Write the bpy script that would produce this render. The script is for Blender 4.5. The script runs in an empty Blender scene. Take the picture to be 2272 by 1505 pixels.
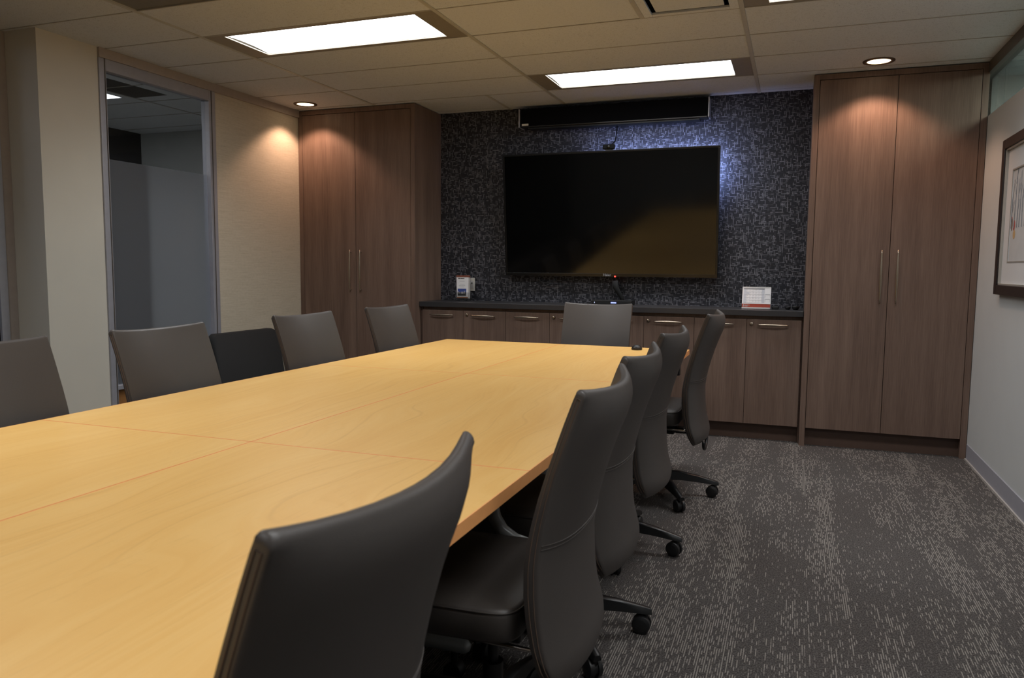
import bpy, bmesh, math, random
from mathutils import Vector, Matrix

random.seed(7)
S = bpy.context.scene
COL = S.collection

# ------------------------------------------------------------------ camera, world, exposure
CAM_H = 1.261
F_PX = 1702.1
yaw, pitch, roll = (math.radians(a) for a in (20.143, -5.333, 0.484))
fwd = Vector((-math.sin(yaw) * math.cos(pitch), math.cos(yaw) * math.cos(pitch), math.sin(pitch)))
rgt = Vector((math.cos(yaw), math.sin(yaw), 0))
upv = rgt.cross(fwd)
r2 = math.cos(roll) * rgt + math.sin(roll) * upv
u2 = -math.sin(roll) * rgt + math.cos(roll) * upv
cam = bpy.data.cameras.new('camera')
cam.sensor_width = 36
cam.lens = 36 * F_PX / 2272
cam.clip_start = 0.02
cam.dof.use_dof = True
cam.dof.focus_distance = 4.6
cam.dof.aperture_fstop = 7.0
co = bpy.data.objects.new('camera', cam)
COL.objects.link(co)
m = Matrix.Identity(4)
for i in range(3):
    m[i][0], m[i][1], m[i][2] = r2[i], u2[i], -fwd[i]
m[2][3] = CAM_H
co.matrix_world = m
S.camera = co

w = bpy.data.worlds.new('world')
S.world = w
w.use_nodes = True
w.node_tree.nodes['Background'].inputs[0].default_value = (0.5, 0.55, 0.6, 1)
w.node_tree.nodes['Background'].inputs[1].default_value = 0.05
S.view_settings.view_transform = 'Standard'
S.view_settings.look = 'None'
S.view_settings.exposure = 0.3
S.view_settings.gamma = 1.0
S.view_settings.use_curve_mapping = False
S.cycles.use_denoising = True
S.cycles.max_bounces = 8
S.cycles.sample_clamp_indirect = 6.0
TROFFER = 4.5           # glow of the troffers' prismatic lenses
TROFFER_W = 10.5        # watts each troffer throws downward
SPOT_W = 21.0          # watts of the recessed wall washers

# ------------------------------------------------------------------ node helpers
def lin(r, g=None, b=None):
    if g is None:
        g = b = r
    f = lambda c: (c / 255 / 12.92) if c / 255 <= 0.04045 else ((c / 255 + 0.055) / 1.055) ** 2.4
    return (f(r), f(g), f(b), 1)

class NT:
    def __init__(s, name):
        s.m = bpy.data.materials.new(name)
        s.m.use_nodes = True
        s.t = s.m.node_tree
        s.b = s.t.nodes['Principled BSDF']
        s.out = s.t.nodes['Material Output']
    def n(s, typ, **kw):
        nd = s.t.nodes.new(typ)
        for k, v in kw.items():
            setattr(nd, k, v)
        return nd
    def put(s, sock, v):
        if isinstance(v, bpy.types.NodeSocket):
            s.t.links.new(v, sock)
        elif v is not None:
            sock.default_value = v
    def ma(s, op, a, b=None, c=None):
        nd = s.n('ShaderNodeMath', operation=op)
        for i, v in enumerate((a, b, c)):
            s.put(nd.inputs[i], v)
        return nd.outputs[0]
    def xyz(s, kind='Object'):
        tc = s.n('ShaderNodeTexCoord')
        sp = s.n('ShaderNodeSeparateXYZ')
        s.t.links.new(tc.outputs[kind], sp.inputs[0])
        return sp.outputs[0], sp.outputs[1], sp.outputs[2], tc.outputs[kind]
    def comb(s, x=0.0, y=0.0, z=0.0):
        nd = s.n('ShaderNodeCombineXYZ')
        for i, v in enumerate((x, y, z)):
            s.put(nd.inputs[i], v)
        return nd.outputs[0]
    def noise(s, vec, scale=5.0, detail=2.0, rough=0.5, dist=0.0):
        nd = s.n('ShaderNodeTexNoise')
        s.put(nd.inputs['Vector'], vec)
        nd.inputs['Scale'].default_value = scale
        nd.inputs['Detail'].default_value = detail
        nd.inputs['Roughness'].default_value = rough
        nd.inputs['Distortion'].default_value = dist
        return nd.outputs['Fac']
    def white(s, vec):
        nd = s.n('ShaderNodeTexWhiteNoise', noise_dimensions='3D')
        s.put(nd.inputs['Vector'], vec)
        return nd.outputs['Value']
    def smooth(s, v, a, b):
        nd = s.n('ShaderNodeMapRange', interpolation_type='SMOOTHSTEP')
        s.put(nd.inputs[0], v)
        s.put(nd.inputs[1], a)
        s.put(nd.inputs[2], b)
        return nd.outputs[0]
    def mix(s, f, a, b, mode='MIX'):
        nd = s.n('ShaderNodeMix', data_type='RGBA', blend_type=mode)
        s.put(nd.inputs[0], f)
        s.put(nd.inputs[6], a)
        s.put(nd.inputs[7], b)
        return nd.outputs[2]
    def ramp(s, f, stops):
        nd = s.n('ShaderNodeValToRGB')
        s.put(nd.inputs[0], f)
        cr = nd.color_ramp
        while len(cr.elements) < len(stops):
            cr.elements.new(0.5)
        for e, (p, c) in zip(cr.elements, stops):
            e.position = p
            e.color = c
        return nd.outputs[0]
    def bump(s, h, strength=0.2, dist=0.002):
        nd = s.n('ShaderNodeBump')
        s.put(nd.inputs['Height'], h)
        nd.inputs['Strength'].default_value = strength
        nd.inputs['Distance'].default_value = dist
        s.t.links.new(nd.outputs[0], s.b.inputs['Normal'])
    def set(s, color=None, rough=None, metal=None, spec=None, **kw):
        s.put(s.b.inputs['Base Color'], color)
        s.put(s.b.inputs['Roughness'], rough)
        s.put(s.b.inputs['Metallic'], metal)
        s.put(s.b.inputs['Specular IOR Level'], spec)
        for k, v in kw.items():
            s.put(s.b.inputs[k], v)
        return s.m

def plain(name, col, rough=0.5, metal=0.0, spec=0.5, var=0.06, scale=30.0):
    t = NT(name)
    x, y, z, v = t.xyz()
    f = t.noise(v, scale, 3)
    d = tuple(c * (1 - var * 2) for c in col[:3]) + (1,)
    l = tuple(min(1, c * (1 + var)) for c in col[:3]) + (1,)
    return t.set(t.mix(f, d, l), rough, metal, spec)

def emit(name, col, strength):
    t = NT(name)
    e = t.n('ShaderNodeEmission')
    e.inputs[0].default_value = col
    e.inputs[1].default_value = strength
    t.t.links.new(e.outputs[0], t.out.inputs[0])
    return t.m

M = {}

def mat_leather(name, c0, c1):
    t = NT(name)
    x, y, z, v = t.xyz()
    f = t.noise(v, 6, 2)
    g = t.n('ShaderNodeTexVoronoi')
    g.inputs['Scale'].default_value = 420
    t.t.links.new(v, g.inputs['Vector'])
    t.bump(g.outputs['Distance'], 0.12, 0.0008)
    return t.set(t.mix(f, c0, c1), 0.46, 0, 0.5)
M['leather'] = mat_leather('taupe_leather', lin(66, 61, 58), lin(72, 67, 64))
M['stitch'] = plain('stitching_thread', lin(92, 74, 61), 0.8)
M['shaded_leather'] = mat_leather('shaded_leather', lin(58, 53, 50), lin(64, 59, 55))  # same leather as the backs, darkened to stand in for shade on the seats
M['black_plastic'] = plain('black_plastic', lin(26, 26, 27), 0.45)
M['caster_side'] = plain('caster_rubber', lin(34, 34, 35), 0.55)
M['dark_metal'] = plain('black_powder_coat', lin(24, 24, 25), 0.4, 0.2)
M['chrome'] = plain('chrome', lin(190, 185, 180), 0.15, 1.0)
M['nickel'] = plain('brushed_nickel', lin(176, 164, 148), 0.32, 1.0)
M['grey_metal'] = plain('grey_enamelled_metal', lin(158, 160, 160), 0.3, 0.1)
M['aluminium'] = plain('anodised_aluminium', lin(168, 168, 176), 0.42, 0.35)
M['trim_metal'] = plain('taupe_trim_metal', lin(168, 158, 150), 0.5, 0.1)

def mat_maple(name):
    t = NT(name)
    x, y, z, v = t.xyz()
    oi = t.n('ShaderNodeObjectInfo')
    off = t.ma('MULTIPLY', oi.outputs['Random'], 37.0)
    warp = t.noise(t.comb(t.ma('ADD', t.ma('MULTIPLY', x, 1.4), off), t.ma('MULTIPLY', y, 0.5), off), 1.6, 2)
    ring = t.ma('ADD', t.ma('MULTIPLY', x, 6.0), t.ma('MULTIPLY', warp, 3.2))
    ln = t.noise(t.comb(t.ma('MULTIPLY', ring, 5.0), t.ma('MULTIPLY', y, 1.2), off), 1.2, 5, 0.62)
    band = t.noise(t.comb(t.ma('ADD', t.ma('MULTIPLY', x, 3.4), off), t.ma('MULTIPLY', y, 0.32), 0.0), 1.7, 3)
    fleck = t.noise(t.comb(t.ma('MULTIPLY', x, 150.0), t.ma('MULTIPLY', y, 9.0), off), 1.0, 3)
    lines = t.ma('PINGPONG', t.ma('MULTIPLY', ring, 1.6), 0.5)
    lines = t.ma('MULTIPLY', t.smooth(lines, 0.44, 0.5), t.smooth(t.noise(t.comb(x, t.ma('MULTIPLY', y, 0.6), off), 2.2, 2), 0.5, 0.66))
    c = t.ramp(t.ma('ADD', t.ma('MULTIPLY', ln, 0.55), t.ma('MULTIPLY', band, 0.45)),
               [(0.28, lin(229, 178, 101)), (0.5, lin(236, 189, 113)), (0.72, lin(241, 198, 125))])
    c = t.mix(t.ma('MULTIPLY', t.smooth(fleck, 0.56, 0.75), 0.12), c, lin(176, 128, 66))
    c = t.mix(t.ma('MULTIPLY', lines, 0.16), c, lin(176, 122, 62))
    return t.set(c, 0.36, 0, 0.35)
M['maple'] = mat_maple('maple_laminate')
M['maple_edge'] = plain('maple_edge_band', lin(248, 175, 110), 0.4, var=0.05)

def mat_walnut(name):
    t = NT(name)
    x, y, z, v = t.xyz()
    oi = t.n('ShaderNodeObjectInfo')
    off = t.ma('MULTIPLY', oi.outputs['Random'], 23.0)
    h = t.ma('ADD', x, t.ma('MULTIPLY', y, 0.83))
    a = t.noise(t.comb(t.ma('ADD', t.ma('MULTIPLY', h, 7.0), off), 0.0, t.ma('MULTIPLY', z, 0.45)), 1.6, 3)
    b = t.noise(t.comb(t.ma('MULTIPLY', h, 160.0), off, t.ma('MULTIPLY', z, 5.0)), 1.0, 4, 0.6)
    f = t.ma('ADD', t.ma('MULTIPLY', a, 0.55), t.ma('MULTIPLY', b, 0.45))
    c = t.ramp(f, [(0.3, lin(92, 74, 65)), (0.5, lin(112, 92, 81)), (0.7, lin(128, 107, 95))])
    return t.set(c, 0.48, 0, 0.35)
M['walnut'] = mat_walnut('walnut_veneer')
M['walnut_dark'] = plain('walnut_plinth', lin(88, 68, 58), 0.55)
M['counter'] = plain('charcoal_laminate', lin(52, 51, 53), 0.4, var=0.1, scale=90)

def mat_wallpaper(name):
    t = NT(name)
    x, y, z, v = t.xyz()
    p = 0.0116
    def strokes(u, w_, seed, length):
        cu = t.ma('FLOOR', t.ma('DIVIDE', u, p))
        ph = t.white(t.comb(cu, seed, 0.0))
        cw = t.ma('FLOOR', t.ma('ADD', t.ma('DIVIDE', w_, length), ph))
        on = t.white(t.comb(cu, cw, seed + 3.3))
        fr = t.ma('ABSOLUTE', t.ma('SUBTRACT', t.ma('FRACT', t.ma('DIVIDE', u, p)), 0.5))
        line = t.ma('SUBTRACT', 1.0, t.smooth(fr, 0.13, 0.3))
        return t.ma('MULTIPLY', line, t.smooth(on, 0.5, 1.0))
    a = strokes(x, z, 1.7, 0.022)
    b = strokes(z, x, 9.1, 0.019)
    f = t.ma('MAXIMUM', a, b)
    f = t.ma('MULTIPLY', f, t.ma('ADD', 0.7, t.ma('MULTIPLY', t.noise(v, 40, 2), 0.6)))
    c = t.mix(f, lin(29, 30, 37), lin(114, 114, 121))
    return t.set(c, 0.55, 0, 0.4)
M['wallpaper'] = mat_wallpaper('crosshatch_wallpaper')

def mat_grass(name):
    t = NT(name)
    x, y, z, v = t.xyz()
    h = t.ma('ADD', y, x)
    a = t.noise(t.comb(t.ma('MULTIPLY', h, 5.0), 0.0, t.ma('MULTIPLY', z, 210.0)), 1.0, 4, 0.65)
    b = t.noise(t.comb(t.ma('MULTIPLY', h, 40.0), 3.0, t.ma('MULTIPLY', z, 60.0)), 1.0, 2)
    f = t.ma('ADD', t.ma('MULTIPLY', a, 0.75), t.ma('MULTIPLY', b, 0.25))
    c = t.ramp(f, [(0.34, lin(180, 171, 152)), (0.52, lin(194, 185, 167)), (0.7, lin(202, 193, 176))])
    t.bump(a, 0.15, 0.001)
    return t.set(c, 0.8, 0, 0.2)
M['grasscloth'] = mat_grass('grasscloth_wallcovering')
M['pillar'] = plain('pillar_paint', lin(201, 196, 184), 0.75, 0, 0.2, 0.03, 4)
M['paint'] = plain('pale_grey_paint', lin(185, 188, 188), 0.7, 0, 0.25, 0.02, 6)
M['vinyl'] = plain('vinyl_base', lin(150, 150, 158), 0.5, 0, 0.35, 0.03)
M['vinyl_cap'] = plain('vinyl_toe', lin(168, 163, 158), 0.5, 0, 0.35, 0.03)

def mat_carpet(name):
    t = NT(name)
    x, y, z, v = t.xyz()
    tx = t.ma('FLOOR', t.ma('ADD', t.ma('DIVIDE', x, 0.5), 0.13))
    ty = t.ma('FLOOR', t.ma('ADD', t.ma('DIVIDE', y, 0.9), t.ma('MULTIPLY', tx, 0.5)))
    off = t.ma('MULTIPLY', t.white(t.comb(tx, ty, 4.0)), 40.0)
    # light bands a hand wide that run down the room and break at tile joints
    bx = t.noise(t.comb(t.ma('ADD', t.ma('MULTIPLY', x, 4.6), t.ma('MULTIPLY', off, 0.012)), t.ma('MULTIPLY', y, 0.18), 0.0), 1.0, 1)
    n2 = t.noise(t.comb(t.ma('ADD', t.ma('MULTIPLY', x, 7.0), off), t.ma('ADD', t.ma('MULTIPLY', y, 1.8), off), 0.0), 1.0, 3)
    mask = t.smooth(t.ma('ADD', t.ma('MULTIPLY', bx, 0.75), t.ma('MULTIPLY', n2, 0.5)), 0.53, 0.78)
    p = 0.0076
    cu = t.ma('FLOOR', t.ma('DIVIDE', x, p))
    colr = t.white(t.comb(cu, 2.0, ty))
    ph = t.white(t.comb(cu, 5.0, 0.0))
    cw = t.ma('FLOOR', t.ma('ADD', t.ma('DIVIDE', y, 0.026), t.ma('MULTIPLY', ph, 7.0)))
    on = t.white(t.comb(cu, cw, 8.0))
    thr = t.ma('SUBTRACT', 1.0, t.ma('ADD', 0.12, t.ma('ADD', t.ma('MULTIPLY', mask, 0.58), t.ma('MULTIPLY', t.smooth(colr, 0.78, 1.0), t.ma('ADD', 0.16, t.ma('MULTIPLY', mask, 0.4))))))
    dash = t.smooth(t.ma('SUBTRACT', on, thr), 0.0, 0.15)
    fr = t.ma('ABSOLUTE', t.ma('SUBTRACT', t.ma('FRACT', t.ma('DIVIDE', x, p)), 0.5))
    dash = t.ma('MULTIPLY', dash, t.ma('SUBTRACT', 1.0, t.smooth(fr, 0.10, 0.28)))
    fine = t.noise(t.comb(t.ma('MULTIPLY', x, 190.0), t.ma('MULTIPLY', y, 150.0), 0.0), 1.0, 2, 0.7)
    tone = t.noise(t.comb(x, y, 1.0), 1.1, 2)
    base = t.ramp(fine, [(0.3, lin(42, 41, 41)), (0.5, lin(76, 74, 73)), (0.72, lin(120, 117, 113))])
    base = t.mix(t.ma('MULTIPLY', tone, 0.4), base, lin(70, 58, 54))
    lc = t.mix(t.noise(v, 2.5, 1), lin(178, 173, 162), lin(166, 157, 153))
    c = t.mix(t.ma('MULTIPLY', dash, t.ma('ADD', 0.2, t.ma('MULTIPLY', t.noise(t.comb(t.ma('MULTIPLY', x, 260.0), t.ma('MULTIPLY', y, 120.0), 3.0), 1.0, 2), 0.85))), base, lc)
    t.bump(t.ma('ADD', fine, t.ma('MULTIPLY', dash, 0.6)), 0.5, 0.004)
    return t.set(c, 0.95, 0, 0.1)
M['carpet'] = mat_carpet('striped_carpet')

def mat_tile(name):
    t = NT(name)
    x, y, z, v = t.xyz()
    a = t.noise(v, 260, 3, 0.7)
    b = t.noise(v, 60, 2)
    pit = t.smooth(t.ma('ADD', t.ma('MULTIPLY', a, 0.8), t.ma('MULTIPLY', b, 0.2)), 0.33, 0.46)
    c = t.mix(pit, lin(150, 152, 154), lin(203, 206, 209))
    t.bump(pit, 0.4, 0.002)
    return t.set(c, 0.9, 0, 0.1)
M['tile'] = mat_tile('fissured_ceiling_tile')
M['tbar'] = plain('ceiling_tee_metal', lin(182, 180, 172), 0.5, 0.1)
M['tbar_small'] = plain('ceiling_cross_tee', lin(168, 165, 158), 0.6, 0.05)
M['troffer'] = plain('troffer_housing', lin(140, 133, 120), 0.5, 0.1)
M['lens'] = emit('lit_troffer_lens', (0.97, 0.985, 1.0, 1), TROFFER)
M['fill_lens'] = emit('lit_fill_lens', (1.0, 0.98, 0.95, 1), 22.0)  # glow of the added, unseen lights in the corridor and next room
M['lamp'] = emit('lit_lamp_face', (1.0, 0.78, 0.5, 1), 4.0)
M['bronze'] = plain('bronze_ring', lin(96, 78, 62), 0.4, 0.5)
M['vent'] = plain('grey_return_air_panel', lin(112, 108, 100), 0.6)
M['webcam_black'] = plain('matte_black', lin(11, 11, 12), 0.7, 0, 0.15)
M['white_plastic'] = plain('white_plastic', lin(205, 203, 196), 0.4)
M['screen'] = plain('black_glass_screen', lin(7, 7, 7), 0.09, 0, 0.5, 0.0)
M['bezel'] = plain('gloss_black_bezel', lin(14, 14, 14), 0.28)
M['speaker_cloth'] = plain('black_grille_cloth', lin(8, 8, 12), 0.9, 0, 0.1)
M['black_fabric'] = plain('black_upholstery', lin(42, 43, 44), 0.9, 0, 0.2, 0.15, 300)
M['rail'] = plain('dark_bronze_rail', lin(92, 86, 80), 0.5, 0.2)
M['frame_wood'] = plain('espresso_frame', lin(32, 23, 21), 0.4)
M['silver_lip'] = plain('silver_fillet', lin(176, 172, 164), 0.35, 0.5)
M['mat_board'] = plain('mat_board', lin(186, 186, 186), 0.8, 0, 0.2, 0.01)
M['paper'] = plain('white_paper', lin(225, 224, 226), 0.7, 0, 0.2, 0.01)
M['paper_edge'] = plain('brochure_edges', lin(190, 186, 184), 0.8, 0, 0.2, 0.15, 200)
M['ink'] = plain('dark_ink', lin(70, 68, 70), 0.8)
M['grey_ink'] = plain('grey_ink', lin(168, 170, 176), 0.8)
M['pale_ink'] = plain('pale_grey_ink', lin(198, 200, 208), 0.8)
M['red_card'] = plain('red_card', lin(156, 62, 46), 0.6, 0, 0.3, 0.12, 60)
M['brown_card'] = plain('brown_card', lin(122, 62, 42), 0.6)
M['tan_card'] = plain('tan_card', lin(150, 100, 70), 0.6)
M['sky_blue'] = plain('printed_blue', lin(48, 70, 140), 0.6)
M['print_dark'] = plain('printed_dark', lin(44, 46, 48), 0.6)
M['print_pale'] = plain('printed_pale', lin(168, 166, 166), 0.6)
M['art_snow'] = plain('art_pale_ground', lin(172, 172, 172), 0.8, 0, 0.2, 0.05, 14)
M['art_grey'] = plain('art_grey_strokes', lin(120, 120, 122), 0.8)
M['art_red'] = plain('art_red', lin(150, 70, 60), 0.8)
M['art_brown'] = plain('art_brown', lin(112, 92, 78), 0.8)
M['art_tan'] = plain('art_tan', lin(170, 140, 96), 0.8)
M['red_led'] = emit('lit_red_led', (1, 0.03, 0.02, 1), 6)
M['blue_led'] = emit('lit_blue_led', (0.25, 0.3, 1, 1), 2.0)
M['white_led'] = emit('lit_white_led', (0.7, 0.75, 1, 1), 0.6)
M['strip'] = emit('lit_cool_strip', (0.38, 0.50, 1.0, 1), 150.0)
M['corridor_wall'] = plain('corridor_paint', lin(170, 170, 168), 0.8, 0, 0.2, 0.02, 3)
M['corridor_dark'] = plain('dark_panel', lin(62, 58, 54), 0.7)
M['birch'] = plain('birch_panel', lin(150, 104, 58), 0.5)

def mat_glass(name, tint, refl=0.5):
    t = NT(name)
    tr = t.n('ShaderNodeBsdfTransparent')
    tr.inputs[0].default_value = tint
    gl = t.n('ShaderNodeBsdfGlossy')
    gl.inputs['Roughness'].default_value = 0.02
    ge = t.n('ShaderNodeNewGeometry')
    dt = t.n('ShaderNodeVectorMath', operation='DOT_PRODUCT')
    t.t.links.new(ge.outputs['Incoming'], dt.inputs[0])
    t.t.links.new(ge.outputs['Normal'], dt.inputs[1])
    g1 = t.ma('SUBTRACT', 1.0, t.ma('ABSOLUTE', dt.outputs['Value']))
    mx = t.n('ShaderNodeMixShader')
    k = t.ma('MULTIPLY', t.ma('ADD', 0.04, t.ma('MULTIPLY', 0.96, t.ma('POWER', g1, 5.0))), refl)
    t.t.links.new(k, mx.inputs[0])
    t.t.links.new(tr.outputs[0], mx.inputs[1])
    t.t.links.new(gl.outputs[0], mx.inputs[2])
    t.t.links.new(mx.outputs[0], t.out.inputs[0])
    return t.m
M['glass'] = mat_glass('clear_window_glass', (0.8, 0.82, 0.84, 1), 0.5)
M['green_glass'] = mat_glass('greenish_window_glass', (0.72, 0.80, 0.76, 1), 1.0)
M['dark_glass'] = mat_glass('dark_window_glass', (0.3, 0.32, 0.36, 1), 0.8)
M['acrylic'] = mat_glass('clear_acrylic', (0.9, 0.9, 0.9, 1), 0.9)

def mat_film(name):
    t = NT(name)
    t.b.inputs['Base Color'].default_value = lin(158, 163, 172)
    t.b.inputs['Roughness'].default_value = 0.6
    rf = t.n('ShaderNodeBsdfRefraction')
    rf.inputs['Color'].default_value = (0.82, 0.85, 0.9, 1)
    rf.inputs['Roughness'].default_value = 0.22
    rf.inputs['IOR'].default_value = 1.02
    rf.inputs['Roughness'].default_value = 0.5
    mx = t.n('ShaderNodeMixShader')
    mx.inputs[0].default_value = 0.76
    t.t.links.new(t.b.outputs[0], mx.inputs[1])
    t.t.links.new(rf.outputs[0], mx.inputs[2])
    t.t.links.new(mx.outputs[0], t.out.inputs[0])
    return t.m
M['film'] = mat_film('frosted_film')

# ------------------------------------------------------------------ mesh helpers
class MB:
    def __init__(s):
        s.bm = bmesh.new()
    def box(s, x0, x1, y0, y1, z0, z1):
        v = [s.bm.verts.new((x, y, z)) for x in (x0, x1) for y in (y0, y1) for z in (z0, z1)]
        for f in ((0, 1, 3, 2), (4, 6, 7, 5), (0, 4, 5, 1), (2, 3, 7, 6), (0, 2, 6, 4), (1, 5, 7, 3)):
            s.bm.faces.new([v[i] for i in f])
        return s
    def quad(s, *pts):
        s.bm.faces.new([s.bm.verts.new(p) for p in pts])
        return s
    def loft(s, rings, caps=True, closed=True):
        R = [[s.bm.verts.new(p) for p in r] for r in rings]
        n = len(R[0])
        for a, b in zip(R, R[1:]):
            for i in range(n if closed else n - 1):
                j = (i + 1) % n
                s.bm.faces.new((a[i], a[j], b[j], b[i]))
        if caps:
            s.bm.faces.new(R[0][::-1])
            s.bm.faces.new(R[-1])
        return s
    def tube(s, pts, r, n=10, sx=1.0):
        pts = [Vector(p) for p in pts]
        rings = []
        prev = None
        for i, p in enumerate(pts):
            d = (pts[min(i + 1, len(pts) - 1)] - pts[max(i - 1, 0)]).normalized()
            if prev is None:
                a = Vector((0, 0, 1)) if abs(d.z) < 0.9 else Vector((1, 0, 0))
                prev = d.cross(a).normalized()
            e1 = (prev - d * prev.dot(d)).normalized()
            e2 = d.cross(e1)
            prev = e1
            rr = r[i] if isinstance(r, (list, tuple)) else r
            rings.append([p + (e1 * math.cos(t) * sx + e2 * math.sin(t)) * rr for t in [2 * math.pi * k / n for k in range(n)]])
        return s.loft(rings)
    def cyl(s, a, b, r, n=20, rb=None):
        return s.tube([a, b], [r, r if rb is None else rb], n)
    def lathe(s, prof, n=24, c=(0, 0, 0), axis='z'):
        rings = []
        for (r, h) in prof:
            ring = []
            for k in range(n):
                t = 2 * math.pi * k / n
                p = (r * math.cos(t), r * math.sin(t), h)
                if axis == 'y':
                    p = (p[0], p[2], p[1])
                if axis == 'x':
                    p = (p[2], p[0], p[1])
                ring.append((p[0] + c[0], p[1] + c[1], p[2] + c[2]))
            rings.append(ring)
        return s.loft(rings)
    def build(s, name, mat, parent=None, loc=(0, 0, 0), smooth=False, bevel=0.0, seg=2, subsurf=0, auto=None):
        bmesh.ops.recalc_face_normals(s.bm, faces=s.bm.faces)
        me = bpy.data.meshes.new(name)
        s.bm.to_mesh(me)
        s.bm.free()
        o = bpy.data.objects.new(name, me)
        COL.objects.link(o)
        o.location = loc
        me.materials.append(M[mat] if isinstance(mat, str) else mat)
        if smooth:
            for p in me.polygons:
                p.use_smooth = True
            if auto:
                try:
                    me.set_sharp_from_angle(angle=math.radians(auto))
                except Exception:
                    pass
        if parent:
            o.parent = parent
        if bevel:
            b = o.modifiers.new('bevel', 'BEVEL')
            b.width = bevel
            b.segments = seg
            b.limit_method = 'ANGLE'
        if subsurf:
            b = o.modifiers.new('sub', 'SUBSURF')
            b.levels = b.render_levels = subsurf
        return o

def B(name, mat, dims, parent=None, bevel=0.0, loc=(0, 0, 0)):
    return MB().box(*dims).build(name, mat, parent, loc, bevel=bevel)

def tag(o, label, cat, group=None, kind=None):
    o['label'] = label
    o['category'] = cat
    if group:
        o['group'] = group
    if kind:
        o['kind'] = kind
    return o

def struct(o, label=None):
    o['kind'] = 'structure'
    if label:
        o['label'] = label
    return o

def thing(name, label, cat, loc=(0, 0, 0), rz=0.0, group=None, kind=None):
    o = bpy.data.objects.new(name, None)
    o.empty_display_size = 0.1
    COL.objects.link(o)
    o.location = loc
    o.rotation_euler = (0, 0, rz)
    return tag(o, label, cat, group, kind)

def shell(name):
    o = bpy.data.objects.new(name, None)
    COL.objects.link(o)
    o['kind'] = 'structure'
    return o

def copy_tree(o, parent=None):
    c = o.copy()
    COL.objects.link(c)
    if parent:
        c.parent = parent
    for ch in list(o.children):
        copy_tree(ch, c)
    return c

# ------------------------------------------------------------------ the room
ZC = 2.606
XL, XR, YB = -4.132, 1.13, 6.287
YREAR = -3.3
XREC = -4.40

struct(B('floor', 'carpet', (XREC - 0.1, XR + 0.12, YREAR - 0.1, YB + 0.1, -0.1, 0.0)))
struct(B('wall_back', 'wallpaper', (XL - 0.1, XR + 0.1, YB, YB + 0.1, 0, ZC)))
struct(B('wall_front', 'paint', (XREC - 0.1, XR + 0.12, YREAR - 0.1, YREAR, 0, ZC)))
struct(B('wall_left', 'grasscloth', (XL - 0.1, XL, 4.745, YB, 0, ZC)))
# pillar that stands proud of the window bay on its near side
struct(B('pillar', 'pillar', (XREC, XL, 3.308, 3.722, 0, ZC)))
struct(B('trim_1', 'trim_metal', (XL - 0.02, XL + 0.018, 3.722, 5.781, 2.546, ZC), bevel=0.002))
# tall right wall under a glass clerestory
SILL = 2.262
struct(B('wall_right', 'paint', (XR, XR + 0.12, YREAR, YB, 0, SILL)))
bb = struct(B('baseboard_right', 'vinyl', (XR - 0.007, XR, YREAR, 5.79, 0.008, 0.108)))
B('toe', 'vinyl_cap', (XR - 0.016, XR, YREAR, 5.79, 0.0, 0.012), bb)

# ceiling: a tile per grid cell, openings where the lights and panels sit
GX, GY, TX, TY = -3.359, 3.281, 1.524, 0.4873
light_cells = {(0, 1), (1, 4), (2, 1), (0, -4), (2, -5), (1, -9)}
panel_cells = {(0, -1), (1, 1)}
mb = MB()
xs = [XREC] + [GX + TX * i for i in range(0, 3)] + [XR + 0.12]
for ix in range(len(xs) - 1):
    ci = ix - 1
    j0 = -14
    for j in range(j0, 7):
        y0, y1 = GY + TY * j, GY + TY * (j + 1)
        y0, y1 = max(y0, YREAR), min(y1, YB)
        if y1 <= y0:
            continue
        if (ci, j) in light_cells or (ci, j) in panel_cells:
            continue
        x0, x1 = xs[ix], xs[ix + 1]
        if ci == 2:
            x1 = min(x1, XR + 0.12)
        g = 0.002
        mb.quad((x0 + g, y0 + g, ZC), (x0 + g, y1 - g, ZC), (x1 - g, y1 - g, ZC), (x1 - g, y0 + g, ZC))
ceil = struct(mb.build('ceiling', 'tile'))
mb = MB()
for i in range(3):
    x = GX + TX * i
    mb.box(x - 0.012, x + 0.012, YREAR, YB, ZC - 0.004, ZC + 0.012)
mb.build('main_tee', 'tbar', ceil)
mb = MB()
for j in range(-13, 6):
    y = GY + TY * j
    for a, b in zip(xs, xs[1:]):
        mb.box(a + 0.012, b - 0.012, y - 0.0045, y + 0.0045, ZC - 0.0025, ZC + 0.012)
mb.build('cross_tee', 'tbar_small', ceil)
B('short_tee', 'tbar', (-2.342, -2.318, GY + TY * 5 + 0.006, YB, ZC - 0.004, ZC + 0.01), ceil)
B('plenum', 'corridor_dark', (XREC - 0.1, XR + 0.12, YREAR - 0.1, YB + 0.1, ZC + 0.2, ZC + 0.22), ceil)

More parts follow.
